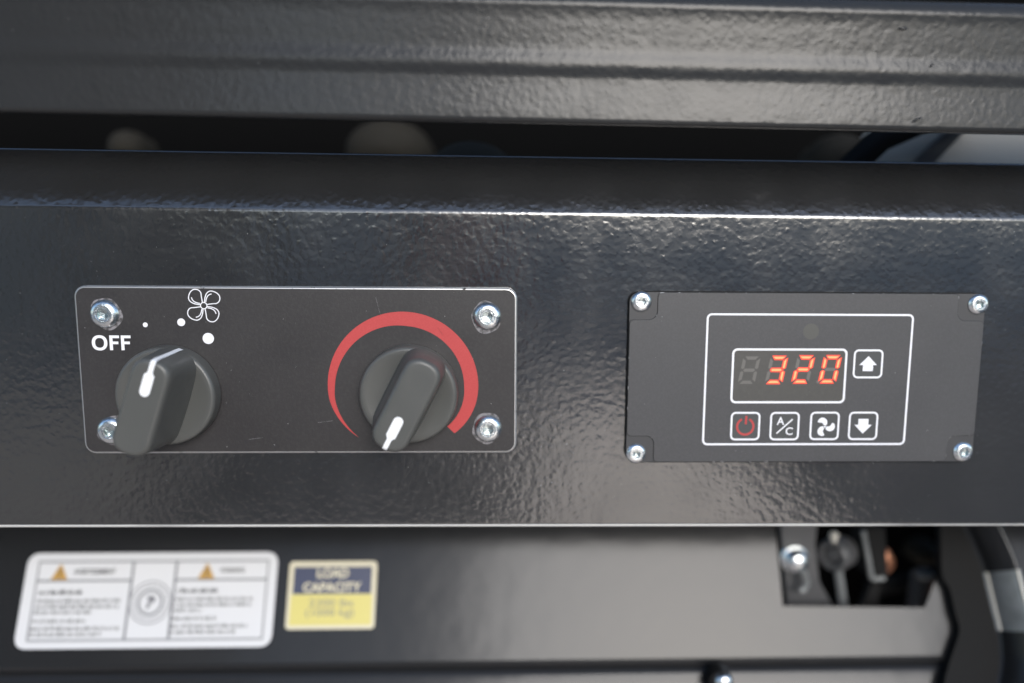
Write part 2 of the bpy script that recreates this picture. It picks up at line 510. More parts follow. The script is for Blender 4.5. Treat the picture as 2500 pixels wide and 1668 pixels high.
duct = thing('pale_duct', 'pale grey housing behind the right end of the slot', 'housing', tuple(at(2350, 400, 60)))
mb = MB()
poly = px_poly([(2085, 430), (2200, 290), (2800, 290), (2800, 430)], 60)
mb.prism(poly, lambda p: (p[0], 60, p[1]), lambda p: (p[0], 90, p[1]))
mb.build('housing_wall', M['pale_steel'], duct, smooth=0)
mb = MB()
poly = px_poly([(2208, 420), (2335, 300), (2375, 300), (2262, 420)], 56)
mb.prism(poly, lambda p: (p[0], 56, p[1]), lambda p: (p[0], 59.7, p[1]))
mb.build('trim_strip', M['grey_steel'], duct, smooth=0)
mb = MB()
mb.tube([at(x, y, 46) for x, y in ((2010, 470), (2080, 405), (2150, 340), (2240, 300), (2400, 250))], 5.5, 14)
tag(mb.build('hose', M['rubber']), 'black hose slanting across the pale housing in the slot', 'hose')

def round_blob(px, py, Y, rad, label, k=1.0):  # domed dull grey shape behind the slot
    c = at(px, py, Y)
    mb = MB()
    prof = [(0.05, -1.0), (0.45, -0.93), (0.75, -0.72), (0.93, -0.4), (1.0, 0.0), (1.0, 0.8), (0.8, 0.85), (0.8, 2.2)]
    mb.rings([[(c.x + rad * q * math.cos(2 * PI * i / 20), c.y + rad * d, c.z + rad * q * k * math.sin(2 * PI * i / 20)) for i in range(20)] for q, d in prof], cap0=True, cap1=True)
    return tag(mb.build('slot_blob', M['dull_steel']), label, 'pipe cap', 'dim round shapes in the slot')  # plain domed shapes, pipe cap is only a guess
round_blob(312, 362, 125, 9, 'small dim round shape at the left end of the dark slot')
round_blob(950, 372, 125, 22, 'large pale round shape in the middle of the dark slot', 0.75)
round_blob(1150, 412, 60, 18, 'low pale round shape just showing over the panel edge', 0.65)
round_blob(2050, 395, 80, 13, 'dim round shape left of the slanting hose in the slot')

# ------------------------------------------------------------------ screw (button head, hex socket)
def make_screw(parent, rad, hgt, loc):
    n = 48
    def circ(r, y): return [(r * math.cos(2 * PI * k / n), y, r * math.sin(2 * PI * k / n)) for k in range(n)]
    def hexr(r, y):
        out = []
        for k in range(n):
            a = 2 * PI * k / n
            q = (a % (PI / 3)) - PI / 6
            rr = r * math.cos(PI / 6) / math.cos(q)
            out.append((rr * math.cos(a), y, rr * math.sin(a)))
        return out
    mb = MB()
    rs = [circ(rad * 0.96, 0.0), circ(rad, -hgt * 0.10), circ(rad, -hgt * 0.22)]
    for k in range(1, 7):
        a = k / 6
        rs.append(circ(rad * (1 - 0.47 * a), -hgt * (0.22 + 0.78 * (1 - (1 - a) ** 2.6))))
    rs += [circ(rad * 0.50, -hgt * 0.99), circ(rad * 0.47, -hgt * 0.90), hexr(rad * 0.42, -hgt * 0.90)]
    mb.rings(rs)
    o = mb.build('screw', M['zinc'], parent, smooth=28, loc=loc)
    mb = MB()
    mb.rings([hexr(rad * 0.42, -hgt * 0.90), hexr(rad * 0.40, -hgt * 0.15), hexr(rad * 0.05, -hgt * 0.02)], cap1=True)
    s_ = mb.build('hex_socket', M['socket'], None, smooth=20)
    s_.parent = o; s_.location = (0, 0, 0)
    # raised grade marks round the crown
    mb = MB()
    for a, l in ((62, .9), (78, .25), (95, .9), (116, .9), (250, .8), (270, .8)):
        for dd in (-0.32, 0.32):
            aa = R(a) ; r0 = rad * 0.72
            cx, cz = r0 * math.cos(aa) - dd * math.sin(aa), r0 * math.sin(aa) + dd * math.cos(aa)
            yy = -hgt * 0.86
            ux, uz = math.cos(aa) * 0.35 * l, math.sin(aa) * 0.35 * l
            vx, vz = -math.sin(aa) * 0.1, math.cos(aa) * 0.1
            mb.rings([[(cx + p * ux + q * vx, yy + d, cz + p * uz + q * vz) for p, q in ((-1, -1), (1, -1), (1, 1), (-1, 1))] for d in (0.25, -0.08)], cap1=True)
    s2 = mb.build('grade_mark', M['zinc'], None, smooth=0)
    s2.parent = o; s2.location = (0, 0, 0)
    return o

# ------------------------------------------------------------------ fan control plate
FY = -2.0                                            # front face of the plate
fp = thing('fan_control_plate', 'wide black plate with OFF lettering, fan symbol, red arc and two knobs', 'control plate', (0, 0, -31.4))
mb = MB()
W_, H_ = 161.0, 62.75
mb.rings([[(x, y, z) for x, z in rrect(0.0, 0.0, W_ - 2 * i, H_ - 2 * i, 4.2 - i, 8)] for i, y in ((0.0, 0.05), (0.0, FY + 0.55), (0.5, FY + 0.04), (0.75, FY))],
         cap1=True, ms=[1, 1, 1, 0])
mb.m[-1] = 0
mb.build('face_plate', [M['film'], M['edge']], fp, smooth=30)
# lettering and symbols
PY = FY - 0.06
mb = MB()
def sup(cx, cz, a, b_, n=48, e=2.25):
    return [(cx + a * math.copysign(abs(math.cos(2 * PI * k / n)) ** (2 / e), math.cos(2 * PI * k / n)), cz + b_ * math.copysign(abs(math.sin(2 * PI * k / n)) ** (2 / e), math.sin(2 * PI * k / n))) for k in range(n)]
ring(mb, sup(-72.35, 10.45, 2.78, 2.82), sup(-72.35, 10.45, 1.62, 1.82), PY)
for fx in (-68.75, -64.6):
    flat(mb, [(fx, 7.75), (fx + 1.12, 7.75), (fx + 1.12, 9.98), (fx + 3.15, 9.98), (fx + 3.15, 10.95), (fx + 1.12, 10.95), (fx + 1.12, 12.2), (fx + 3.5, 12.2), (fx + 3.5, 13.2), (fx, 13.2)], PY)
mb.build('off_lettering', M['white'], fp, smooth=0)
for x, z, r in ((-55.5, 17.16, 0.88), (-42.5, 18.15, 1.42), (-33.0, 12.2, 2.05)):
    mb = MB(); flat(mb, circle(x, z, r, 32), PY)
    mb.build('speed_dot', M['white'], fp, smooth=0)
mb = MB()
K = 1 / 22.6
blade = [(8, 26), (10, 50), (16, 76), (32, 106), (60, 121), (98, 112), (124, 92), (134, 68), (129, 40), (108, 20), (73, 16), (30, 10)]
inner = [(18, 30), (24, 58), (36, 80), (52, 92), (68, 97)]
for q in range(4):
    c_, s_ = math.cos(q * PI / 2), math.sin(q * PI / 2)
    rot = lambda p: (-34.05 + (p[0] * c_ - p[1] * s_) * K, 24.3 + (p[0] * s_ + p[1] * c_) * K)
    stroke(mb, spline([rot(p) for p in blade], 5), 0.34, PY)
    stroke(mb, spline([rot(p) for p in inner], 5), 0.34, PY - 0.01)
ring(mb, circle(-34.05, 24.3, 1.35, 28), circle(-34.05, 24.3, 1.0, 28), PY - 0.02)
mb.build('fan_symbol', M['white'], fp, smooth=0)
mb = MB()
o_, i_ = [], []
for k in range(81):
    a = -43.5 + (229 + 43.5) * k / 80
    ro = 28.0 if 0 < a < 190 else (28.0 - 1.8 * (-a / 43.5) ** 2 if a <= 0 else 28.0 - 2.1 * ((a - 190) / 39) ** 1.2)
    th = 3.8 + 1.5 * min(1, (a + 43.5) / 43.5) if a < 0 else (5.3 if a < 85 else 5.3 - 2.7 * (a - 85) / 95 if a < 180 else 2.6 * (1 - (a - 180) / 49.0) + 0.03)
    c_, s_ = math.cos(R(a)), math.sin(R(a))
    o_.append((38.1 + ro * c_, -5.6 + ro * s_)); i_.append((38.1 + (ro - th) * c_, -5.6 + (ro - th) * s_))
ids = mb.rings([[(p[0], PY, p[1]) for p in o_], [(p[0], PY, p[1]) for p in i_]], closed=False)
mb.build('heat_arc', M['red'], fp, smooth=0)
for pts in ([(28.5, 27.5), (30.2, 20.6)], [(51.0, 16.6), (53.0, 13.9)], [(6.0, -19.5), (11.5, -18.8)], [(-20, -26), (-14.5, -25.2)]):
    mb = MB(); stroke(mb, pts, 0.09, PY); mb.build('scratch', M['worn'], fp, smooth=0)
# worn rings where the film was pressed by the screw heads
LS = [(-69.75, 21.14), (-70.15, -22.47), (69.46, 20.84), (69.82, -21.81)]
for k, (x, z) in enumerate(LS):
    mb = MB(); rnd = random.Random(k + 3)
    o_, i_ = [], []
    ph = [rnd.uniform(0, 6.28) for _ in range(4)]
    for q in range(60):
        a = 2 * PI * q / 60
        e = 0.55 + 0.6 * math.sin(a + ph[0]) + 0.4 * math.sin(2 * a + ph[1]) + 0.2 * math.sin(5 * a + ph[2])
        o_.append((x + (5.15 + max(0.02, e)) * math.cos(a), z + (5.15 + max(0.02, e)) * math.sin(a)))
        i_.append((x + 4.9 * math.cos(a), z + 4.9 * math.sin(a)))
    ring(mb, o_, i_, FY - 0.05)
    mb.build('worn_ring', M['worn'], fp, smooth=0)
sc0 = make_screw(fp, 5.2, 2.1, (LS[0][0], FY, LS[0][1]))
sc0.rotation_euler = (0, 0.4, 0)
for (x, z), a in zip(LS[1:], (1.1, 2.0, 0.2)):
    copy_part(sc0, fp, (x, FY, z), a)

# knobs: skirt with a finger bar across it
def make_knob(cx, cz, ang, label, Hb, tilt=0.0):
    Rk = 18.3
    ys = FY - 6.6                                    # skirt rim
    yt = -Hb                                         # front of the bar
    def yy_(q): return FY - 8 + (q + 10) * (Hb - 10) / 13.5 if q < -10 else q
    n = 72
    def circ(r, y): return [(cx + r * math.cos(2 * PI * k / n), y, cz + r * math.sin(2 * PI * k / n)) for k in range(n)]
    mb = MB()
    rs = [circ(Rk - 0.9, FY + 0.0), circ(Rk - 0.5, FY - 0.5), circ(Rk, FY - 0.7), circ(Rk, FY - 1.2)]
    for k in range(6):
        a = PI / 2 * k / 5
        rs.append(circ(Rk - 0.25 - 1.5 * (1 - math.cos(a)), ys + 1.5 - 1.5 * math.sin(a)))
    rs += [circ(Rk - 3.2, ys + 0.25), circ(Rk - 6, ys + 0.85), circ(Rk - 10, ys + 1.3), circ(3, ys + 1.5)]
    mb.rings(rs, cap1=True)
    ko = mb.build('knob', M['knob'], fp, smooth=40)
    ko['label'] = label
    # bar outline in knob axes: u across, v along (v = pointer end)
    def bar_outline(hw, ln, e):
        out = []
        m_ = 16
        for sgn in (1, -1):
            for k in range(m_ + 1):
                a = PI * k / m_
                ex = 2.4
                ca, sa = math.cos(a), math.sin(a)
                uu = hw * math.copysign(abs(ca) ** (2 / ex), ca)
                vv = e * abs(sa) ** (2 / ex)
                out.append((sgn * uu, sgn * (ln - e + vv)))
        return out
    ca, sa = math.cos(R(ang)), math.sin(R(ang))
    def loc3(u, v, y): return (cx + u * ca + v * sa + tilt * (FY - y), y, cz - u * sa + v * ca)
    layers = []
    for hw, ln, e, y in ((9.2, Rk - 0.35, 7.2, FY - 1.4), (8.6, Rk - 0.30, 7.0, ys + 1.0), (8.2, Rk - 0.35, 6.8, ys - 0.6), (7.7, Rk - 0.6, 6.6, yy_(-14.0)), (7.0, Rk - 0.85, 6.4, yy_(-20.6)),
                         (6.75, Rk - 1.0, 6.3, yt + 1.5), (6.3, Rk - 1.35, 6.0, yt + 0.5), (5.6, Rk - 2.0, 5.4, yt), (4.9, Rk - 2.7, 4.8, yt - 0.05), (2.5, Rk - 6.0, 2.4, yt + 0.06)):
        layers.append([loc3(u, v, y) for u, v in bar_outline(hw, ln, e)])
    mb = MB(); mb.rings(layers, cap0=True, cap1=True)
    mb.build('finger_bar', M['knob'], ko, smooth=40)
    # white pointer: lozenge on the front, thin line over the end
    mb = MB()
    y = yt - 0.12
    def pl(pts): mb.face([mb.add(loc3(u, v, y)) for u, v in pts])
    pt = [(0.85, Rk - 3.0), (0.85, Rk - 5.3), (1.75, Rk - 6.4), (1.75, Rk - 12.2)]
    for k in range(1, 9):
        a = PI * k / 9
        pt.append((1.75 * math.cos(a), Rk - 12.2 - 1.75 * math.sin(a)))
    pt += [(-1.75, Rk - 12.2), (-1.75, Rk - 6.4), (-0.85, Rk - 5.3), (-0.85, Rk - 3.0)]
    front = [loc3(u, v, y) for u, v in pt]
    back = [loc3(u, v, yt + 0.3) for u, v in pt]
    mb.rings([back, front], cap1=True)
    path = [(Rk - 3.0, yt - 0.12), (Rk - 1.95, yt - 0.10), (Rk - 1.2, yt + 0.45), (Rk - 0.83, yt + 1.6), (Rk - 0.70, yy_(-20.5)), (Rk - 0.46, yy_(-14.0)), (Rk - 0.20, ys - 0.6), (Rk - 0.15, FY - 1.5)]
    mb.rings([[loc3(u, v, yy) for u in (-0.85, 0.85)] for v, yy in path], closed=False)
    mb.build('pointer', M['pointer'], ko, smooth=30)
    return ko
make_knob(-47.4, -8.4, 18.5, 'left knob with its white pointer turned up', 28.0)
make_knob(40.6, -7.9, 207.0, 'right knob inside the red arc with its white pointer turned down', 27.0, 0.06)

# ------------------------------------------------------------------ digital controller
GY = -2.4
CX, CZ, CW, CH = 190.0, -2.44, 135.65, 65.6
dc = thing('digital_controller', 'grey black rectangular controller with white outlines and lit 320 readout', 'controller', (CX, 0, CZ - CH / 2))
mb = MB()
mb.rings([[(x, y, z) for x, z in rrect(CX, CZ, CW - 2 * i, CH - 2 * i, 4.0 - i, 8)] for i, y in ((0.0, 0.05), (0.0, GY + 0.6), (0.25, GY + 0.35))], cap1=True, ms=[1, 1, 0])
mb.m[-1] = 0
mb.build('backing_plate', [M['overlay_base'], M['matte']], dc, smooth=30)
# film with notched corners
def notched(i):
    x0, x1, z0, z1 = CX - CW / 2 + i, CX + CW / 2 - i, CZ - CH / 2 + i, CZ + CH / 2 - i
    nx, nz, r1, r2 = 10.4, 10.2, 3.2, 1.6
    out = []
    for sx, sz in ((1, 1), (-1, 1), (-1, -1), (1, -1)):
        ox = x1 if sx > 0 else x0; oz = z1 if sz > 0 else z0
        pts = []
        # from the vertical edge inwards, round the notch, out to the horizontal edge
        for k in range(6):
            a = PI / 2 * k / 5
            pts.append((ox - sx * r2 * (1 - math.cos(a)), oz - sz * (nz + r2 - r2 * math.sin(a))))
        for k in range(7):
            a = PI / 2 * k / 6
            pts.append((ox - sx * (nx - r1 + r1 * math.sin(a)), oz - sz * (nz - r1 + r1 * math.cos(a))))
        for k in range(6):
            a = PI / 2 * k / 5
            pts.append((ox - sx * (nx + r2 * (1 - math.cos(a))), oz - sz * (r2 - r2 * math.sin(a))))
        if sx * sz < 0: pts.reverse()
        out += pts
    return out
mb = MB()
mb.rings([[(x, y, z) for x, z in notched(i)] for i, y in ((0.3, GY + 0.36), (0.3, GY + 0.1), (0.45, GY))], cap1=True, ms=[1, 1, 0])
mb.m[-1] = 0
mb.build('overlay_film', [M['overlay'], M['thin_edge']], dc, smooth=30)
QY = GY - 0.06
mb = MB()
ring(mb, rrect(190.9, -3.0, 78.9, 50.7, 2.0), rrect(190.9, -3.0, 77.4, 49.2, 1.3), QY)
mb.build('outline', M['white'], dc, smooth=0)
mb = MB(); flat(mb, circle(191.3, 15.6, 3.0), QY + 0.02)
mb.build('sensor_dot', M['sensor'], dc, smooth=0)
# display window
DCX, DCZ = 183.7, -1.42
mb = MB(); flat(mb, rrect(DCX, DCZ, 42.6, 19.6, 1.4), QY + 0.01)
win = mb.build('display_window', M['window'], dc, smooth=0)
mb = MB()
ring(mb, rrect(DCX, DCZ, 44.1, 21.1, 2.0), rrect(DCX, DCZ, 42.5, 19.5, 1.3), QY - 0.02)
mb.build('display_outline', M['white'], win, smooth=0)
SEG = {'a': (0, 1), 'd': (0, -1), 'g': (0, 0), 'f': (-1, .5), 'b': (1, .5), 'e': (-1, -.5), 'c': (1, -.5)}
DW, DH, DT, SH = 6.7, 10.7, 1.42, math.tan(R(10.2))
seg_mesh = {}
def seg_outline(s_, grow=0.0):
    px, pz = SEG[s_]
    t, gp = DT, 0.13
    w2, h2 = DW / 2, DH / 2
    if px == 0:
        z = pz * (h2 - t / 2)
        if pz == 0:
            o = [(-w2 + t * .62 + gp, 0), (-w2 + t + gp, t / 2), (w2 - t - gp, t / 2), (w2 - t * .62 - gp, 0), (w2 - t - gp, -t / 2), (-w2 + t + gp, -t / 2)]
        else:
            s2 = 1 if pz > 0 else -1
            o = [(-w2 + .42 * t + gp, s2 * t / 2), (w2 - .42 * t - gp, s2 * t / 2), (w2 - 1.2 * t - gp, -s2 * t / 2), (-w2 + 1.2 * t + gp, -s2 * t / 2)]
        o = [(x, z + q) for x, q in o]
    else:
        s2 = 1 if pz > 0 else -1
        za, zb = gp + 0.15 * t, h2 - .45 * t - gp          # from the middle outwards
        o = [(w2 - t, za + .3 * t), (w2 - t / 2, za), (w2, za + .3 * t), (w2, zb), (w2 - t, zb - .75 * t)]
        o = [(px * x, s2 * z) for x, z in o]
    if grow:
        cx = sum(p[0] for p in o) / len(o); cz = sum(p[1] for p in o) / len(o)
        ex = max(abs(p[0] - cx) for p in o); ez = max(abs(p[1] - cz) for p in o)
        o = [(cx + (x - cx) * (1 + grow / ex), cz + (z - cz) * (1 + grow / ez)) for x, z in o]
    return [(x + z * SH, z) for x, z in o]
LIT = [('', 168.35, 0.80), ('abgcd', 178.75, 0.93), ('abged', 189.05, 1.10), ('abcdef', 199.35, 1.18)]
for lit, cx, cz in LIT:
    for s_ in 'abcdefg':
        on = s_ in lit
        key = (s_, on)
        if key not in seg_mesh:
            mb = MB()
            if on:
                big = [(x, 0.0, z) for x, z in seg_outline(s_, 0.16)]
                small = [(x, -0.015, z) for x, z in seg_outline(s_, -0.32)]
                mb.rings([big, small], cap1=True, ms=[1, 1]); mb.m[-1] = 0
                o = mb.build('segment', [M['seg_core'], M['seg_rim']], win, smooth=0, loc=(cx, QY - 0.03, cz))
            else:
                flat(mb, seg_outline(s_, -0.08), 0.0, th=0.01)
                o = mb.build('segment', M['seg_off'], win, smooth=0, loc=(cx, QY - 0.02, cz))
            seg_mesh[key] = o
        else:
            c = seg_mesh[key].copy(); COL.objects.link(c); c.parent = win
            c.location = Vector((cx, QY - (0.03 if on else 0.02), cz)) / 1000 - base_of(win)
mb = MB(); flat(mb, circle(195.0, -3.6, 0.62, 20), QY - 0.02, th=0.01)
mb.build('decimal_point', M['seg_off'], win, smooth=0)
# faint unlit icons under the digits
mb = MB()
for x, z in ((167.2, -7.2), (168.6, -8.2), (190.8, -6.9), (192.2, -7.6), (191.0, -8.6), (197.0, -8.0)):
    flat(mb, circle(x, z, 0.34, 8), QY - 0.02, th=0.01)
ring(mb, circle(173.2, -7.6, 0.85, 16), circle(173.2, -7.6, 0.6, 16), QY - 0.02, th=0.01)
mb.build('unlit_icon', M['sensor'], win, smooth=0)
# buttons
def button(cx, cz, kind):
    mb = MB()
    mb.rings([[(x, y, z) for x, z in rrect(cx, cz, 10.6 - 2 * i, 10.4 - 2 * i, 1.5 - i)] for i, y in ((0, QY + 0.05), (0.2, QY - 0.03))], cap1=True)
    bo = mb.build('button', M['button'], dc, smooth=0)
    mb = MB()
    ring(mb, rrect(cx, cz, 11.4, 11.1, 1.9), rrect(cx, cz, 10.0, 9.7, 1.2), QY - 0.05)
    mb.build('button_outline', M['white'], bo, smooth=0)
    y = QY - 0.1
    mb = MB(); mt = M['white']
    if kind == 'power':
        mt = M['red']
        pts = [(cx + 3.15 * math.sin(R(a)), cz - 0.15 - 3.15 * -math.cos(R(a)) * 1.0) for a in range(27, 334, 6)]
        stroke(mb, pts, 0.78, y)
        flat(mb, [(cx - .38 + .25, cz + 4.0), (cx + .38 + .25, cz + 4.0), (cx + .38 + .15, cz + 0.75), (cx - .38 + .15, cz + 0.75)], y)
    elif kind == 'ac':
        text_mb(mb, 'A', cx - 1.65, cz + 2.05, 3.1, 2.9, y, 0.012)
        text_mb(mb, 'C', cx + 1.85, cz - 1.95, 3.0, 2.75, y, 0.012)
        stroke(mb, [(cx - 3.0, cz - 2.85), (cx + 2.95, cz + 2.7)], 0.5, y)
    elif kind == 'fan':
        bl = [(-2, 12), (-10, 14), (-26, 34), (-63, 40), (-52, 68), (-20, 80), (10, 62), (18, 36), (12, 14)]
        for q in range(3):
            c_, s_ = math.cos(q * 2 * PI / 3), math.sin(q * 2 * PI / 3)
            rot = lambda p: (cx + 0.15 + (p[0] * c_ - p[1] * s_) / 22.3, cz - 0.3 + (p[0] * s_ + p[1] * c_) / 22.3)
            flat(mb, [tuple(v) for v in spline([rot(p) for p in bl], 4, True)], y)
        flat(mb, circle(cx + 0.15, cz - 0.3, 0.36, 16), y)
    else:
        s2 = 1 if kind == 'up' else -1
        sh = [(0, 3.0), (3.4, -0.45), (1.95, -0.45), (1.95, -2.75), (-1.95, -2.75), (-1.95, -0.45), (-3.4, -0.45)]
        flat(mb, [(cx + x, cz + s2 * z) for x, z in sh], y)
    mb.build('button_symbol', mt, bo, smooth=0)
    bo['label'] = {'power': 'power button with a red symbol', 'ac': 'A/C button', 'fan': 'fan button with three white blades',
                   'up': 'button with a white up arrow', 'down': 'button with a white down arrow'}[kind]
button(213.9, 3.3, 'up')
button(167.85, -20.87, 'power'); button(183.05, -20.88, 'ac'); button(198.55, -20.8, 'fan'); button(213.55, -20.8, 'down')
RS = [(126.79, 26.64), (126.24, -31.57), (254.76, 26.2), (253.71, -31.1)]
sc1 = make_screw(dc, 3.87, 1.5, (RS[0][0], GY + 0.36, RS[0][1]))
for (x, z), a in zip(RS[1:], (0.8, 1.7, 2.9)):
    copy_part(sc1, dc, (x, GY + 0.36, z), a)

# ------------------------------------------------------------------ leaning lower plate
def LPx(pts): return [lean_at(x, y) for x, y in pts]
tb_ = lean_at(1250, 1612)[1]
lower = thing('lower_plate', 'smooth black plate leaning back below the control panel with two stickers on it', 'plate', tuple(lean_p(60, tb_)))
mb = MB()
op = LPx([(1893, 1290), (1911, 1480), (2258, 1484), (2290, 1398), (2312, 1404), (2322, 1290)])
top_t = 40.0
poly = [(-260, top_t), (op[0][0] - 0.6, top_t)] + op + [(op[-1][0], top_t), (430, top_t), (430, tb_), (-260, tb_)]
mb.prism(poly, lambda p: lean_p(p[0], p[1], 0), lambda p: lean_p(p[0], p[1], -3.0))
mb.build('plate_sheet', M['gloss'], lower, smooth=0)
# rolled lower edge and the ledge under it
mb = MB()
rs = []
base_ = [lean_p(0, tb_, 0)]
for k in range(0, 9):
    a = R(110 * k / 8)
    base_.append(lean_p(0, tb_ - 3.2 * math.sin(a), -3.2 * (1 - math.cos(a))))
ids = []
for x in (-260, 430):
    ids.append([mb.add((x, p.y, p.z)) for p in base_])
for i in range(len(base_) - 1):
    mb.face((ids[0][i], ids[1][i], ids[1][i + 1], ids[0][i + 1]))
mb.build('rolled_edge', M['gloss'], lower, smooth=60)
mb = MB()
yl = lean_p(0, tb_).y
zl = lean_p(0, tb_).z
prof = [(yl + 8, zl - 3.2), (yl + 1.5, zl - 4.0), (yl - 0.3, zl - 4.8), (yl - 1.6, zl - 6.4), (yl - 5.6, zl - 15), (yl - 14, zl - 40)]
ids = [[mb.add((x, y, z)) for y, z in prof] for x in (-260, 430)]
for i in range(len(prof) - 1):
    mb.face((ids[0][i], ids[1][i], ids[1][i + 1], ids[0][i + 1]))
tag(mb.build('lower_rail', M['gloss'], smooth=60), 'dark steel rail along the bottom edge beneath the leaning plate', 'rail')
bt = at(1768, 1668, 20)
rb_ = thing('rail_bolt', 'small pale bolt head on the bottom rail below the bracket', 'bolt', (bt.x, bt.y, bt.z))
mb = MB()
for r0, d in ((1,),) and []: pass
mb.rings([[(bt.x + r * math.cos(2 * PI * k / 20), bt.y + d, bt.z + r * math.sin(2 * PI * k / 20)) for k in range(20)] for r, d in ((4.2, 8), (4.2, 1), (3.8, -0.6), (2.6, -1.6), (0.6, -2.0))], cap1=True)
mb.build('bolt_head', M['zinc'], rb_, smooth=40)
mb = MB()
mb.rings([[(bt.x - 1 + r * math.cos(2 * PI * k / 20), bt.y + d, bt.z - 1 + r * math.sin(2 * PI * k / 20)) for k in range(20)] for r, d in ((5.2, 9), (5.2, 2), (4.0, 1.5))], cap1=True)
mb.build('rubber_washer', M['rubber'], rb_, smooth=40)

# dark cavity behind the opening
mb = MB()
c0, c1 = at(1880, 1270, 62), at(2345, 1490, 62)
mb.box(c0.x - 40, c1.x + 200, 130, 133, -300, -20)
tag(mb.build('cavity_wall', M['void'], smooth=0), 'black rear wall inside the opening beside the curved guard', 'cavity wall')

# ------------------------------------------------------------------ stickers
def lf(lift): return lambda u, v: tuple(lean_p(u, v, lift))
def lflat(mb, poly, lift, th=0.12, m=0):
    mb.prism(poly, lambda p: lean_p(p[0], p[1], lift), lambda p: lean_p(p[0], p[1], lift - th), m)
wc = LPx([(168 / 2.35, 1250 + 238 / 2.35), (1603 / 2.35, 1250 + 229 / 2.35), (1553 / 2.35, 1250 + 772 / 2.35), (76 / 2.35, 1250 + 792 / 2.35)])
SX0, SX1 = (wc[0][0] + wc[3][0]) / 2, (wc[1][0] + wc[2][0]) / 2
ST1, ST0 = (wc[0][1] + wc[1][1]) / 2, (wc[2][1] + wc[3][1]) / 2
SW, SHT = SX1 - SX0, ST1 - ST0
ws = thing('warning_sticker', 'wide white bilingual warning sticker with two amber triangles', 'sticker', tuple(lean_p((SX0 + SX1) / 2, ST0)))
mb = MB(); lflat(mb, quad_rr([(SX0, ST1), (SX1, ST1), (SX1, ST0), (SX0, ST0)], 5.0), 0.2)
mb.build('sticker_film', M['sticker'], ws, smooth=0)
def SP(u, v): return (SX0 + SW * u, ST1 - SHT * v)          # fractions from the upper left corner
def lrect(mb, u0, u1, v0, v1, lift, m=0):
    a, b_ = SP(u0, v0), SP(u1, v1)
    lflat(mb, [a, (b_[0], a[1]), b_, (a[0], b_[1])], lift, 0.05, m)
mb = MB(); L1 = 0.32
tk, tkv = 0.006, 0.014
lrect(mb, 0.045, 0.965, 0.085, 0.085 + tkv * 1.3, L1); lrect(mb, 0.045, 0.965, 0.905, 0.905 + tkv * 1.3, L1)
lrect(mb, 0.045, 0.045 + tk, 0.085, 0.919, L1 - 0.01); lrect(mb, 0.959, 0.965, 0.085, 0.919, L1 - 0.01)
lrect(mb, 0.418, 0.418 + tk * 1.6, 0.085, 0.919, L1 - 0.02); lrect(mb, 0.590, 0.590 + tk * 1.6, 0.085, 0.919, L1 - 0.02)
lrect(mb, 0.045, 0.425, 0.285, 0.285 + tkv * 1.6, L1 - 0.03); lrect(mb, 0.593, 0.96, 0.283, 0.283 + tkv * 1.6, L1 - 0.03)
mb.build('ruled_line', M['line_ink'], ws, smooth=0)
for u in (0.135, 0.718):
    mb = MB()
    a = SP(u, 0.20)
    lflat(mb, [(a[0] - 3.7, a[1] - 3.4), (a[0] + 3.7, a[1] - 3.4), (a[0] + 0.3, a[1] + 3.2), (a[0] - 0.3, a[1] + 3.2)], L1, 0.05)
    tr = mb.build('warning_triangle', M['amber'], ws, smooth=0)
    mb = MB(); lflat(mb, [(a[0] - .4, a[1] + 1.3), (a[0] + .4, a[1] + 1.3), (a[0] + .25, a[1] - 1.3), (a[0] - .25, a[1] - 1.3)], L1 + 0.05, 0.05)
    lflat(mb, circle(a[0], a[1] - 2.2, 0.45, 12), L1 + 0.05, 0.05)
    mb.build('exclamation_mark', M['ink'], tr, smooth=0)
mb = MB()
p = SP(0.272, 0.2); text_mb(mb, 'AVERTISSEMENT', p[0], p[1], 2.5, SW * 0.165, bold=0.02, fn=lf(L1))
mb.build('heading', M['ink'], ws, smooth=0)
mb = MB()
p = SP(0.82, 0.195); text_mb(mb, 'WARNING', p[0], p[1], 2.3, SW * 0.098, bold=0.02, fn=lf(L1))
mb.build('heading', M['ink'], ws, smooth=0)
# illegible small print: rows of letter-sized marks broken into words
def small_print(u0, u1, v, h, seed, dense=0.55, name_mb=None):
    rnd = random.Random(seed)
    u = u0
    while u < u1:
        wl = rnd.randint(2, 9)
        for k in range(wl):
            lw = rnd.choice((0.0035, 0.0045, 0.0055))
            if u + lw > u1: return
            hh = h * rnd.choice((0.7, 0.7, 1.0))
            lrect(name_mb, u, u + lw * dense * 0.75, v + (h - hh), v + h, L1)
            lrect(name_mb, u + lw * dense * 0.75, u + lw * 0.8, v + h * 0.82, v + h * (0.98 if rnd.random() < .6 else 1.12), L1)
            u += lw
        u += 0.006
mb = MB()
small_print(0.065, 0.242, 0.392, 0.046, 1, 0.95, mb)
mb.build('subheading', M['ink'], ws, smooth=0)['kind'] = 'stuff'
mb = MB()
small_print(0.610, 0.772, 0.385, 0.046, 2, 0.95, mb)
mb.build('subheading', M['ink'], ws, smooth=0)['kind'] = 'stuff'
mb = MB()
for a, b_, v, sd_ in ((0.063, 0.39, 0.482, 3), (0.061, 0.39, 0.542, 4), (0.058, 0.285, 0.60, 5), (0.056, 0.265, 0.69, 6), (0.053, 0.40, 0.768, 7), (0.05, 0.335, 0.828, 8),
                      (0.605, 0.915, 0.472, 9), (0.605, 0.915, 0.532, 10), (0.603, 0.715, 0.59, 11), (0.60, 0.775, 0.675, 12), (0.60, 0.90, 0.755, 13), (0.597, 0.855, 0.815, 14)):
    small_print(a, b_, v, 0.04, sd_, 0.62, mb)
mb.build('small_print', M['ink'], ws, smooth=0)['kind'] = 'stuff'
mb = MB()
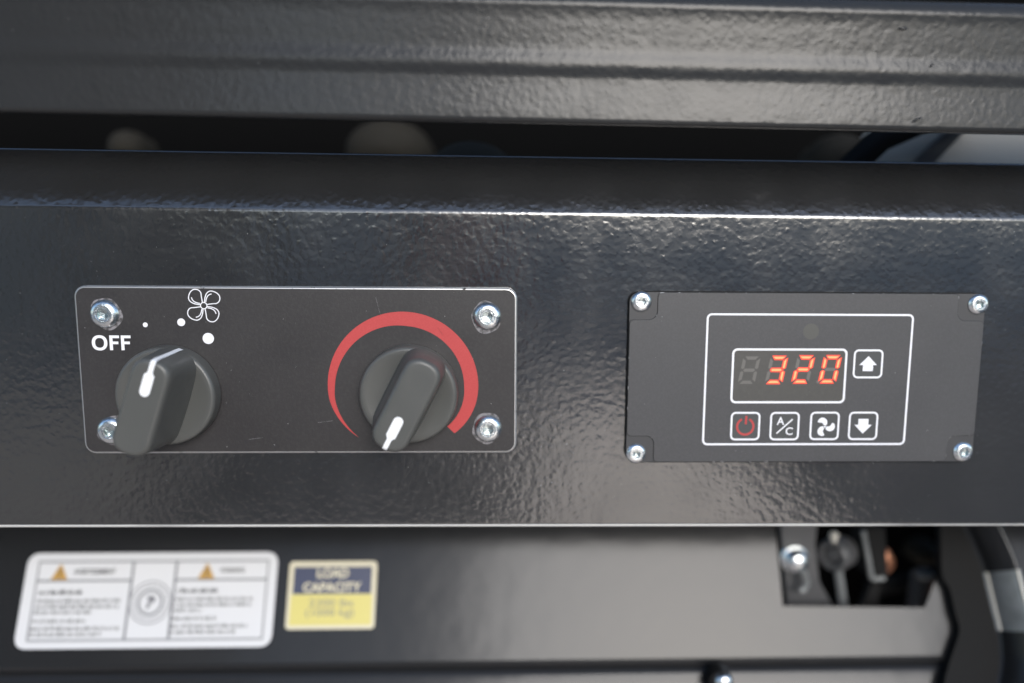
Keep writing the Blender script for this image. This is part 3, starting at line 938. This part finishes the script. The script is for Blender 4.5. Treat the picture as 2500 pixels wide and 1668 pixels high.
pc = SP(0.507, 0.53)
for ro, ri in ((9.3, 8.8), (7.4, 6.9), (5.4, 4.9)):
    o_ = circle(pc[0], pc[1], ro, 40); i_ = circle(pc[0], pc[1], ri, 40)
    if ro == 5.4: o_ = circle(pc[0], pc[1], 5.6, 40); i_ = circle(pc[0], pc[1], 4.6, 40)
    mb.rings([[lean_p(p[0], p[1], L1) for p in o_], [lean_p(p[0], p[1], L1) for p in i_]])
lflat(mb, [(pc[0] - 2.2, pc[1] + 2.4), (pc[0] + 0.4, pc[1] + 3.0), (pc[0] + 2.2, pc[1] + 2.0), (pc[0] + 2.0, pc[1] + 0.6), (pc[0] + 0.3, pc[1] - 0.4), (pc[0] - 0.6, pc[1] - 2.8), (pc[0] - 1.7, pc[1] - 2.6), (pc[0] - 0.6, pc[1] + 1.2)], L1, 0.05)
mb.build('round_pictogram', M['line_ink'], ws, smooth=0)

lc = LPx([(690 + 130 / 7.84, 1350 + 168 / 7.84), (690 + 1815 / 7.84, 1350 + 160 / 7.84), (690 + 1755 / 7.84, 1350 + 1450 / 7.84), (690 + 60 / 7.84, 1350 + 1475 / 7.84)])
AX0, AX1 = (lc[0][0] + lc[3][0]) / 2, (lc[1][0] + lc[2][0]) / 2
AT1, AT0 = (lc[0][1] + lc[1][1]) / 2, (lc[2][1] + lc[3][1]) / 2
AW, AH = AX1 - AX0, AT1 - AT0
ls = thing('load_sticker', 'small yellow and navy LOAD CAPACITY sticker beside the warning sticker', 'sticker', tuple(lean_p((AX0 + AX1) / 2, AT0)))
mb = MB(); lflat(mb, quad_rr([(AX0, AT1), (AX1, AT1), (AX1, AT0), (AX0, AT0)], 1.8), 0.2)
mb.build('sticker_film', M['cream'], ls, smooth=0)
def AP(u, v): return (AX0 + AW * u, AT1 - AH * v)
def arect(u0, u1, v0, v1): 
    a, b_ = AP(u0, v0), AP(u1, v1)
    return [a, (b_[0], a[1]), b_, (a[0], b_[1])]
mb = MB(); lflat(mb, arect(0.055, 0.945, 0.08, 0.485), 0.32, 0.05)
mb.build('navy_field', M['navy'], ls, smooth=0)
mb = MB(); lflat(mb, arect(0.04, 0.96, 0.49, 0.94), 0.32, 0.05)
mb.build('yellow_field', M['yellow'], ls, smooth=0)
mb = MB()
p = AP(0.5, 0.175); text_mb(mb, 'LOAD', p[0], p[1], 4.3, AW * 0.36, bold=0.03, fn=lf(0.42))
mb.build('heading', M['cream'], ls, smooth=0)
mb = MB()
p = AP(0.5, 0.385); text_mb(mb, 'CAPACITY', p[0], p[1], 4.2, AW * 0.66, bold=0.03, fn=lf(0.42))
mb.build('heading', M['cream'], ls, smooth=0)
mb = MB()
p = AP(0.5, 0.615); text_mb(mb, '2200 lbs', p[0], p[1], 3.2, AW * 0.50, bold=0.0, fn=lf(0.42))
mb.build('load_lettering', M['line_ink'], ls, smooth=0)
mb = MB()
p = AP(0.49, 0.77); text_mb(mb, '(1000 kg)', p[0], p[1], 4.2, AW * 0.54, bold=0.0, fn=lf(0.42))
mb.build('load_lettering', M['line_ink'], ls, smooth=0)

# ------------------------------------------------------------------ bracket, rod and fittings in the opening
def P3(x, y, Y): return at(x, y, Y)
def pprism(mb, pts, Y, th, m=0):
    a = [at(x, y, Y) for x, y in pts]
    mb.rings([[p + Vector((0, th, 0)) for p in a], a], cap0=True, cap1=True, m=m)

br = thing('mount_bracket', 'dark steel bracket tab with a bright bolt at the left of the opening', 'bracket', tuple(at(1950, 1480, 62)))
mb = MB(); pprism(mb, [(1907, 1280), (1995, 1280), (1990, 1330), (2000, 1420), (2045, 1500), (1926, 1500)], 58, 4)
mb.build('bracket_tab', M['grey_steel'], br, smooth=0)
c = at(1948, 1374, 52)
mb = MB()
mb.rings([[(c.x + r * math.cos(2 * PI * k / 24), c.y + d, c.z + r * math.sin(2 * PI * k / 24)) for k in range(24)] for r, d in ((6.4, 6), (6.6, 4.5), (6.4, 3.6), (5.6, 3.4), (5.4, 1.0), (4.6, -0.6), (3.2, -1.6), (1.4, -2.0))], cap1=True)
mb.build('bolt', M['zinc'], br, smooth=40)
mb = MB()
mb.tube([at(x, y, 51) for x, y in ((1955, 1390), (1966, 1405), (1970, 1425), (1963, 1440), (1953, 1442))], 1.5, 10)
mb.build('retaining_clip', M['worn_steel'], br, smooth=60)

rod = thing('rod_end', 'round rod end on a pale vertical rod inside the opening', 'rod end', tuple(at(2055, 1480, 66)))
mb = MB()
c = at(2036, 1355, 62)
axis = Vector((0.75, 0.6, 0.0)).normalized(); e1 = Vector((0, 0, 1)); e2 = axis.cross(e1)
prof = [(4.4, -1.8), (6.6, -2.6), (7.6, -1.6), (7.9, 0.5), (7.9, 8), (7.0, 10), (4.4, 10), (4.2, 0)]
mb.rings([[c + axis * d + (e1 * math.cos(2 * PI * k / 28) + e2 * math.sin(2 * PI * k / 28)) * r for k in range(28)] for r, d in prof + [prof[0]]])
mb.build('eye', M['grey_steel'], rod, smooth=40)
mb = MB()
c2 = c + axis * 0.5
mb.rings([[c2 + axis * d + (e1 * math.cos(2 * PI * k / 20) + e2 * math.sin(2 * PI * k / 20)) * r for k in range(20)] for r, d in ((3.9, 6), (3.9, -1.0), (3.0, -2.0))], cap1=True)
mb.build('pin', M['grey_steel'], rod, smooth=40)
mb = MB(); mb.tube([at(2046, 1390, 64), at(2052, 1430, 64), at(2062, 1500, 64)], 2.1, 14)
mb.build('rod', M['worn_steel'], rod, smooth=60)
mb = MB(); mb.tube([at(2036, 1322, 60), at(2036, 1312, 60), at(2036, 1308, 60), at(2036, 1300, 60)], [1.5, 1.5, 2.4, 1.4], 12)
mb.build('grease_nipple', M['pale_steel'], rod, smooth=50)

ab = thing('angle_bracket', 'upright angle bracket with a pale worn edge next to the rod end', 'bracket', tuple(at(2130, 1420, 62)))
mb = MB(); pprism(mb, [(2112, 1290), (2160, 1290), (2168, 1415), (2130, 1418)], 60, 18)
mb.build('upright', M['matte'], ab, smooth=0)
mb = MB()
mb.tube([at(2107, 1296, 59), at(2119, 1360, 59), at(2127, 1410, 59), at(2133, 1414, 59), at(2158, 1412, 59)], 1.35, 8)
mb.build('worn_edge', M['worn_steel'], ab, smooth=50)
mb = MB(); pprism(mb, [(2130, 1425), (2150, 1425), (2140, 1500), (2095, 1500)], 64, 4)
mb.build('brace', M['matte'], ab, smooth=0)

mb = MB()
mb.tube([at(2150, 1335, 74), at(2157, 1350, 74), at(2163, 1365, 74), at(2166, 1380, 74), at(2166, 1395, 74)], [1.5, 3.2, 3.8, 3.6, 1.6], 16)
tag(mb.build('copper_fitting', M['copper'], smooth=60), 'small copper coloured fitting between the angle bracket and the hose', 'fitting')
mb = MB()
mb.tube([at(x, y, 84) for x, y in ((2120, 1440), (2180, 1425), (2240, 1412), (2300, 1400), (2360, 1380))], 4.5, 14)
tag(mb.build('hose', M['rubber'], smooth=60), 'black hose crossing low behind the curved guard', 'hose')
mb = MB()
pprism(mb, [(2248, 1412), (2285, 1402), (2268, 1500), (2236, 1500)], 70, 10)
tag(mb.build('spacer_block', M['grey_steel'], smooth=0), 'grey spacer block at the right side of the opening', 'block')
c = at(2262, 1408, 66)
mb = MB()
mb.rings([[(c.x + r * math.cos(2 * PI * k / 20), c.y + d, c.z + r * 0.55 * math.sin(2 * PI * k / 20)) for k in range(20)] for r, d in ((4, 6), (4, 1), (3.4, 0), (0.8, -0.6))], cap1=True)
tag(mb.build('pale_plug', M['worn_steel'], smooth=50), 'pale plug on top of the grey spacer block', 'plug')
mb = MB()
c = at(2272, 1362, 100)
mb.rings([[(c.x + r * math.cos(2 * PI * k / 20), c.y + d, c.z + r * 0.8 * math.sin(2 * PI * k / 20)) for k in range(20)] for r, d in ((8, 14), (8, 3), (6.8, 0.8), (4, -0.6), (1, -1.2))], cap1=True)
tag(mb.build('dim_cap', M['dull_steel'], smooth=50), 'dim round cap deep in the opening above the plug', 'cap')

# ------------------------------------------------------------------ curved guard
GL = 5.0                                             # lift of the guard above the leaning plate
edge = [(2322, 1240), (2352, 1288), (2375, 1335), (2397, 1388), (2410, 1440), (2422, 1490), (2432, 1530), (2438, 1580), (2440, 1610), (2436, 1650), (2424, 1700), (2405, 1750)]
inn = [(2290, 1240), (2296, 1290), (2300, 1400), (2316, 1432), (2324, 1458), (2332, 1495), (2341, 1525), (2342, 1545), (2334, 1572), (2318, 1620), (2306, 1668), (2300, 1750)]
gd = thing('curved_guard', 'matte black curved guard plate with a glossy lip at the lower right', 'guard', tuple(lean_p(*lean_at(2380, 1660, GL), GL)))
es = spline([lean_at(x, y, GL) for x, y in edge], 5)
io = spline([lean_at(x, y, GL) for x, y in inn], 5)
mb = MB()
mb.rings([[lean_p(p[0], p[1], GL) for p in es], [lean_p(p[0], p[1], GL) for p in io], [lean_p(p[0], p[1], GL - 4) for p in io]], closed=False)
mb.build('guard_face', M['matte'], gd, smooth=30)
mb = MB()
# lip: small radius from the face, wall towards the viewer, rounded outer edge
def off(pts, d):
    P = [Vector((p[0], p[1])) for p in pts]; out = []
    for i, p in enumerate(P):
        t = (P[min(i + 1, len(P) - 1)] - P[max(i - 1, 0)]).normalized()
        out.append(p + Vector((-t.y, t.x)) * d)
    return out
lay = []
for d, l in ((0, 0.05), (0.6, 0.3), (1.1, 0.8), (1.5, 1.6), (1.6, 3), (6.2, 11.5), (7.0, 12.6), (7.8, 13.2), (8.7, 13.4), (9.5, 13.0), (9.9, 12.0), (10.0, -4)):
    lay.append([lean_p(p.x, p.y, GL + l) for p in off(es, d)])
def seg_of(i0, i1): return [l[i0:i1 + 1] for l in lay]
ia = min(range(len(es)), key=lambda i: (Vector(es[i]) - Vector(lean_at(2399, 1395, GL))).length)
ib = min(range(len(es)), key=lambda i: (Vector(es[i]) - Vector(lean_at(2433, 1535, GL))).length)
mb.rings(seg_of(0, ia), closed=False); mb.rings(seg_of(ib, len(es) - 1), closed=False)
mb.build('guard_lip', M['gloss'], gd, smooth=50)
mb = MB(); mb.rings(seg_of(ia, ib), closed=False)
mb.build('paler_lip_band', M['worn_steel'], gd, smooth=50)  # middle stretch of the lip in a lighter grey
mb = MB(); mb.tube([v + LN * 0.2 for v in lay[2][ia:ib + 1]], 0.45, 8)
mb.build('lip_edge_highlight', M['pale_steel'], gd, smooth=50)  # pale tubes draw the highlights along both edges of the lip
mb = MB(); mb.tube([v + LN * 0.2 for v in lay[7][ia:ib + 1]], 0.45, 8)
mb.build('lip_edge_highlight', M['pale_steel'], gd, smooth=50)

sp_ = thing('side_panel', 'smooth blue grey side panel to the right of the curved guard', 'panel', tuple(at(2470, 1668, 60)))
mb = MB(); pprism(mb, [(2330, 1240), (2900, 1240), (2900, 1800), (2330, 1800)], 75, 3)
mb.build('panel_sheet', M['gloss'], sp_, smooth=0)
mb = MB(); mb.tube([at(x, y, 66) for x, y in ((2405, 1280), (2425, 1290), (2432, 1278), (2434, 1262))], 2.0, 12)
mb.build('cable_clip', M['pale_steel'], sp_, smooth=50)

# ------------------------------------------------------------------ dust
mb = MB(); rnd = random.Random(11)
def speck(x, y, z, s_, nrm='y'):
    a = rnd.uniform(0, PI); e = rnd.uniform(0.5, 1.6)
    pts = [(math.cos(a + k * PI / 2) * s_ * (e if k % 2 else 1), math.sin(a + k * PI / 2) * s_ * (e if k % 2 else 1)) for k in range(4)]
    mb.rings([[(x + p, y + 0.02, z + q) for p, q in pts], [(x + p * .6, y - s_ * 0.5, z + q * .6) for p, q in pts]], cap1=True)
for k in range(330):
    x, z = rnd.uniform(-110, 275), rnd.uniform(-60, 56)
    yy = 0.0
    if abs(x) < 80 and abs(z) < 31: yy = FY
    if abs(x - CX) < 67 and abs(z - CZ) < 32: yy = GY
    if yy and rnd.random() < 0.3: continue
    if (x + 47.4) ** 2 + (z + 8.4) ** 2 < 400 or (x - 40.6) ** 2 + (z + 8) ** 2 < 400: continue
    speck(x, yy, z, rnd.choice((0.05, 0.06, 0.07, 0.08, 0.12)))
for k in range(30):
    x, z = rnd.uniform(-110, 275), rnd.uniform(106, 122)
    speck(x, yb + 0.2, z, rnd.choice((0.07, 0.09, 0.12)))
tag(mb.build('dust_specks', M['dust'], smooth=0), 'pale dust specks scattered over the black panel', 'dust', kind='stuff')
